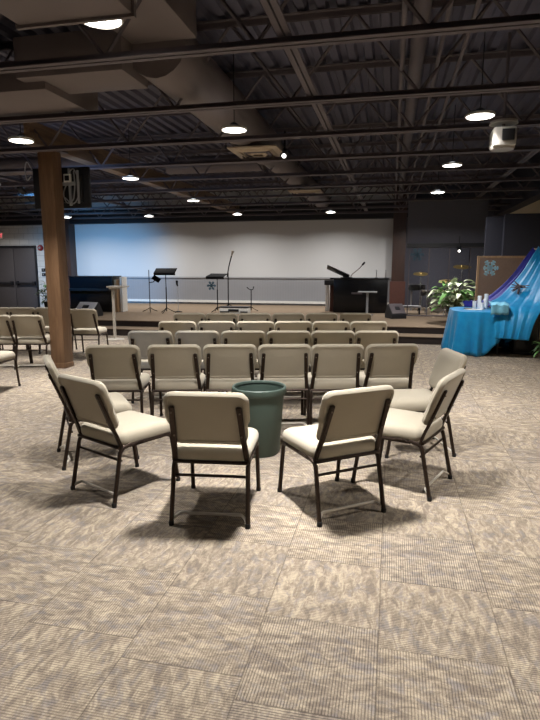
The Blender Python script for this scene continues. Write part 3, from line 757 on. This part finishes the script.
# ------------------------------------------------------------------ plants
def leaf(bm, base, dirv, L, w, droop, up=Vector((0, 0, 1))):
    d = Vector(dirv).normalized(); side = d.cross(up)
    if side.length < .05: side = Vector((1, 0, 0))
    side.normalize(); P = Vector(base); rows_ = []
    n = 5
    for i in range(n+1):
        t = i/n; ww = w*math.sin(PI*min(.97, .08+t*.92))**.8
        c = P+d*L*t-Vector((0, 0, droop*L*t*t)); nn = side.cross(d).normalized()
        rows_.append([bm.verts.new(c-side*ww+nn*ww*.35), bm.verts.new(c), bm.verts.new(c+side*ww+nn*ww*.35)])
    for i in range(n):
        for j in (0, 1): bm.faces.new((rows_[i][j], rows_[i][j+1], rows_[i+1][j+1], rows_[i+1][j]))
def plant(loc, label, pot_r, pot_h, h, spread, n, m1, m2, L, w, seed):
    rnd = random.Random(seed)
    t = thing('potted_plant', label, 'plant', loc, group='potted plants')
    bm = B(); lathe(bm, [(0, 0), (pot_r*.75, 0), (pot_r, pot_h), (pot_r*1.06, pot_h), (pot_r*1.06, pot_h+.03), (pot_r*.95, pot_h+.03), (pot_r*.9, pot_h-.03)], seg=24, cap=False); obj('pot', bm, M['pot'], t)
    bm = B(); lathe(bm, [(pot_r*.93, pot_h-.02), (0, pot_h-.01)], seg=20, cap=False); obj('soil', bm, M['soil'], t)
    b1, b2, bs = B(), B(), B()
    for i in range(n):
        a = rnd.uniform(0, 2*PI); rr = spread*math.sqrt(rnd.random()); z = pot_h+(h-pot_h)*rnd.uniform(.15, 1)*(1-.45*(rr/spread)**2)
        p = Vector((rr*math.cos(a), rr*math.sin(a), z))
        tube(bs, [(0, 0, pot_h-.02), p*.5+Vector((0, 0, .25*z)), p], .005, 4)
        leaf(b1 if rnd.random() < .4 else b2, p, (math.cos(a+rnd.uniform(-.8, .8)), math.sin(a+rnd.uniform(-.8, .8)), rnd.uniform(-.1, .6)), L*rnd.uniform(.7, 1.2), w*rnd.uniform(.8, 1.2), rnd.uniform(.2, .7))
    obj('stem', bs, M['stem'], t); obj('foliage', b1, m1, t); obj('foliage', b2, m2, t)
    return t
plant((1.42, 13.0, S), 'leafy plant with pale variegated leaves on the stage beside the cloth covered table', .16, .3, 1.06, .44, 130, M['leaf'], M['leafpale'], .25, .065, 3)
plant((-9.3, 13.55, S), 'green potted plant half hidden between pillar and left piano', .16, .3, .95, .2, 46, M['leaf'], M['leafdark'], .2, .04, 5)
plant((2.62, 10.0, 0), 'dark low plant on the floor at the right edge', .1, .14, .36, .14, 50, M['leafdark'], M['leaf'], .16, .03, 8)

# ------------------------------------------------------------------ notice board
t = thing('notice_board', 'brown pin board with pale wood frame standing behind the table', 'board', (2.16, 12.0, S), R(3))
BW, BH = .92, 1.5
bm = B(); box(bm, (0, 0, BH/2+.02), (BW-.06, .02, BH-.06)); obj('panel', bm, M['board'], t)
bm = B()
for s in (-1, 1): box(bm, (s*(BW/2-.015), 0, BH/2), (.045, .04, BH), bev=.004); box(bm, (s*(BW/2-.05), 0, .012), (.05, .4, .024))
box(bm, (0, 0, BH-.02), (BW, .04, .045), bev=.004); box(bm, (0, 0, .12), (BW, .04, .045)); obj('board_frame', bm, M['boardframe'], t)
tag(snowflake('snowflake', .165, M['flake']), 'bright pale blue snowflake pinned on the brown board', 'snowflake', 'snowflake decorations').location = (1.945, 11.978, 1.56)

# ------------------------------------------------------------------ draped table
TZ = .79; TX0, TX1, TY0, TY1 = 1.14, 2.1, 10.28, 11.6
t = thing('display_table', 'dark table hidden under the turquoise cloth at right', 'table', (1.62, 10.94, 0))
bm = B(); slab(bm, rrect(.90, 1.26, .36, 10), [(.01, -.03), (0, -.024), (0, -.006), (.01, 0)], Matrix.Translation((0, 0, TZ-.012))); obj('tabletop', bm, M['black'], t)
for sx in (-1, 1):
    for sy in (-1, 1):
        bm = B(); tube(bm, [(sx*.30, sy*.48, 0), (sx*.3, sy*.46, TZ-.04)], .02, 8); obj('leg', bm, M['black'], t)
bm = B()
oc = []
N = 150; cx, cy, hw, hd, cr = (TX0+TX1)/2, (TY0+TY1)/2, (TX1-TX0)/2, (TY1-TY0)/2, .4
base = []
for k0 in rrect(2*hw, 2*hd, cr, 12): base.append(k0)
per = []; tot = 0
for i in range(len(base)):
    a, b = base[i], base[(i+1) % len(base)]; per.append((tot, a, b)); tot += (b-a).length
for k in range(N):
    s = tot*k/N
    for (s0, a, b) in reversed(per):
        if s0 <= s: oc.append(a+(b-a).normalized()*(s-s0)); break
rings = [[Vector((cx+p.x*f, cy+p.y*f, TZ+.004)) for p in oc] for f in (.02, .5, .93)]
nr = inset(oc, -1)
NZ = 12
for j in range(0, NZ+1):
    v = j/NZ; ring = []
    for i, p in enumerate(oc):
        wx, wy = cx+p.x, cy+p.y
        # hem: to the floor at the left and front left, lifted toward the right front
        front = max(0, min(1, (TY0+.75-wy)/.5))
        lift = max(0, min(1, (wx-1.62)/.34)); lift = lift*lift*(3-2*lift)*front
        zb = .012+.36*lift
        z = TZ+(zb-TZ)*v
        ph = i/N*2*PI
        out = .012+v*(.045+.05*math.sin(ph*11+1.2*math.sin(ph*3))+.03*math.sin(ph*23+.7)+.05*(1-lift))
        nn = (nr[i]-p).normalized()
        ring.append(Vector((wx+nn.x*out, wy+nn.y*out, z if j else TZ-.004)))
    rings.append(ring)
loft(bm, rings, cap=False)
bm.faces.new([v for v in bm.verts[:N]])
o = obj('tablecloth', bm, M['teal']); o.modifiers.new('thick', 'SOLIDIFY').thickness = .004
tag(o, 'turquoise satin cloth draped to the floor over the display table', 'tablecloth')

# dark cabinet under the hanging drape
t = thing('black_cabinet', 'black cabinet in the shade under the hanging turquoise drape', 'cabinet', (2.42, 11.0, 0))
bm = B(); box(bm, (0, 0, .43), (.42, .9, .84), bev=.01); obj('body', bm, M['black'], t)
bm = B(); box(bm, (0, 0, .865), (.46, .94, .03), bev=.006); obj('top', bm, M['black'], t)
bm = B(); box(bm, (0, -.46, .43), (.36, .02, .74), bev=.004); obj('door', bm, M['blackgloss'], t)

def drape(name, Lp, Rp, mat, label, amp=.03, nfold=4.5, nu=40, nv=36, seed=0):
    """cloth between two rails of points, with folds running down it"""
    def at(P, t):
        P = [Vector(p) for p in P]; f = t*(len(P)-1); i = min(int(f), len(P)-2); f -= i
        p0, p1, p2, p3 = P[max(i-1, 0)], P[i], P[i+1], P[min(i+2, len(P)-1)]
        return .5*((2*p1)+(p2-p0)*f+(2*p0-5*p1+4*p2-p3)*f*f+(3*p1-p0-3*p2+p3)*f**3)
    bm = B(); g = []
    for i in range(nu+1):
        u = i/nu; a, b = at(Lp, u), at(Rp, u); row = []
        for j in range(nv+1):
            v = j/nv; p = a.lerp(b, v)
            w = math.sin(v*2*PI*nfold+1.5*math.sin(u*3+seed)+seed)*.6+math.sin(v*2*PI*nfold*2.1+u*4)*.3
            p = p+Vector((-.55, -.75, .35))*amp*w*(.35+.65*u)*math.sin(PI*min(1, .15+v*.85)) - Vector((0, 0, .10))*math.sin(PI*v)*(1-u)*.6
            row.append(bm.verts.new(p))
        g.append(row)
    for i in range(nu):
        for j in range(nv): bm.faces.new((g[i][j], g[i+1][j], g[i+1][j+1], g[i][j+1]))
    o = obj(name, bm, mat); o.modifiers.new('thick', 'SOLIDIFY').thickness = .005
    return tag(o, label, 'cloth')
drape('hanging_drape',
      [(2.74, 11.6, 1.97), (2.62, 11.45, 1.80), (2.44, 11.4, 1.48), (2.2, 11.3, 1.18), (1.98, 11.05, 1.0), (1.76, 10.6, .93), (1.78, 10.32, .78), (1.80, 10.2, .52), (1.80, 10.16, .34)],
      [(3.05, 11.6, 1.97), (2.96, 11.3, 1.76), (2.80, 10.9, 1.42), (2.66, 10.5, 1.12), (2.62, 10.4, .98), (2.58, 10.3, .86), (2.5, 10.22, .74), (2.42, 10.16, .55), (2.36, 10.12, .32)],
      M['teal'], 'turquoise satin drape sweeping from the right wall down onto the table')
drape('royal_drape',
      [(2.66, 11.66, 1.96), (2.52, 11.62, 1.76), (2.3, 11.6, 1.42), (2.05, 11.58, 1.14), (1.80, 11.5, .95), (1.6, 11.42, .815)],
      [(2.78, 11.62, 1.96), (2.66, 11.55, 1.76), (2.46, 11.5, 1.42), (2.2, 11.44, 1.14), (2.0, 11.3, .95), (1.84, 11.2, .815)],
      M['royal'], 'royal blue cloth running behind the turquoise drape', .02, 2, 30, 12, 2)
bm = B(); gsz = 16
gg = [[bm.verts.new((1.42+.26*i/gsz+.02*math.sin(j), 11.42+.14*j/gsz, TZ+.012+.13*abs(math.sin(i*.55+.4*j))*math.sin(PI*(j+.5)/gsz))) for j in range(gsz+1)] for i in range(gsz+1)]
for i in range(gsz):
    for j in range(gsz): bm.faces.new((gg[i][j], gg[i+1][j], gg[i+1][j+1], gg[i][j+1]))
o = obj('folded_cloth', bm, M['royal']); o.modifiers.new('thick', 'SOLIDIFY').thickness = .006; tag(o, 'crumpled royal blue cloth at the back left of the table', 'cloth')
# lace cloth over the table edge
bm = B(); gg = []
for i in range(13):
    u = i/12; row = []
    for j in range(11):
        v = j/10
        x = 1.72+.30*v; s = u*.5
        y, z = (10.62-s, .955) if s < .3 else (10.24-.01*math.sin(v*12), .955-(s-.3))
        row.append(bm.verts.new((x, y-.05, z+.008*math.sin(v*15+u*5))))
    gg.append(row)
for i in range(12):
    for j in range(10): bm.faces.new((gg[i][j], gg[i+1][j], gg[i+1][j+1], gg[i][j+1]))
o = obj('lace_cloth', bm, M['lace']); o.modifiers.new('thick', 'SOLIDIFY').thickness = .004; tag(o, 'small pale lace cloth hanging over the table corner', 'cloth')
# candles
cl = [(1.56, 11.05, .14, .036), (1.66, 11.12, .24, .038), (1.75, 11.0, .19, .036), (1.80, 11.25, .27, .038), (1.68, 10.9, .12, .036)]
cn = ['short white candle at the left of the group on the table', 'white candle second tallest, at the left back of the group', 'medium white candle at the right of the group', 'tallest white candle at the back of the group', 'lowest white candle at the front of the group']
for (x, y, h, r), l in zip(cl, cn):
    t = thing('candle', l, 'candle', (x, y, TZ+.006), group='white candles on the turquoise table')
    bm = B(); lathe(bm, [(0, 0), (r, 0), (r, h-.004), (r-.004, h), (r*.4, h-.006), (0, h-.008)], seg=20, cap=False); obj('wax', bm, M['wax'], t)
    bm = B(); tube(bm, [(0, 0, h-.01), (.002, 0, h+.012)], .002, 5); obj('wick', bm, M['black'], t)
bm = B(); box(bm, (0, 0, .004), (.3, .21, .008), bev=.002); tag(obj('paper_sheet', bm, M['whiteplastic'], loc=(1.52, 10.75, TZ+.006), rotz=.3), 'white sheet lying on the turquoise table before the candles', 'paper')
bm = B(); lathe(bm, [(0, 0), (.07, 0), (.085, .012), (.08, .014), (0, .006)], seg=24, cap=False); tag(obj('dish', bm, M['steel'], loc=(1.44, 10.98, TZ+.006)), 'small dark dish on the turquoise table beside the white sheet', 'dish')
# dark star ornament on the drape
bm = B(); rr = random.Random(2)
for k in range(16):
    dv = Vector((rr.gauss(0, 1), rr.gauss(0, 1), rr.gauss(0, 1))).normalized(); tube(bm, [(0, 0, 0), dv*.08, dv*.17], .01, 5, rr=[.022, .014, .003])
bmesh.ops.create_icosphere(bm, subdivisions=2, radius=.035)
tag(obj('star_ornament', bm, M['steel'], loc=(2.33, 10.98, 1.22)), 'dark spiky star ornament resting on the turquoise drape', 'ornament')

# ------------------------------------------------------------------ stage wash and added tint light
def spotl(name, loc, tgt, power, col, ang, blend=.8, size=.1):
    L = bpy.data.lights.new(name, 'SPOT'); L.energy = power; L.color = col; L.spot_size = R(ang); L.spot_blend = blend; L.shadow_soft_size = size
    o = bpy.data.objects.new(name, L); C.objects.link(o); o.location = loc
    o.rotation_euler = (Vector(tgt)-Vector(loc)).to_track_quat('-Z', 'Y').to_euler(); return o
spotl('blue_stage_light', (-7.6, 10.55, 3.05), (-10.2, 18.2, 1.25), 2600, (.14, .5, 1), 46, 1.0, .4)
spotl('blue_tint_light', (-4.6, 1.4, 3.15), (-2.45, 6.05, .7), 330, (.42, .62, 1), 15, .6)  # unseen spot added to tint the left chairs of the rows

# ------------------------------------------------------------------ camera, world
cam = bpy.data.cameras.new('camera'); co = bpy.data.objects.new('camera', cam); C.objects.link(co)
cam.sensor_fit = 'VERTICAL'; cam.sensor_height = 36; cam.lens = 544/720*36; cam.clip_start = .05
co.location = (0, 0, 1.58); co.rotation_euler = (R(90-9.7), 0, R(12.5)); SC.camera = co
w = bpy.data.worlds.new('world'); SC.world = w; w.use_nodes = True
w.node_tree.nodes['Background'].inputs[0].default_value = (.02, .02, .025, 1)
SC.view_settings.view_transform = 'Standard'; SC.view_settings.look = 'None'; SC.view_settings.gamma = 1; SC.view_settings.use_curve_mapping = False
SC.view_settings.exposure = 0.0
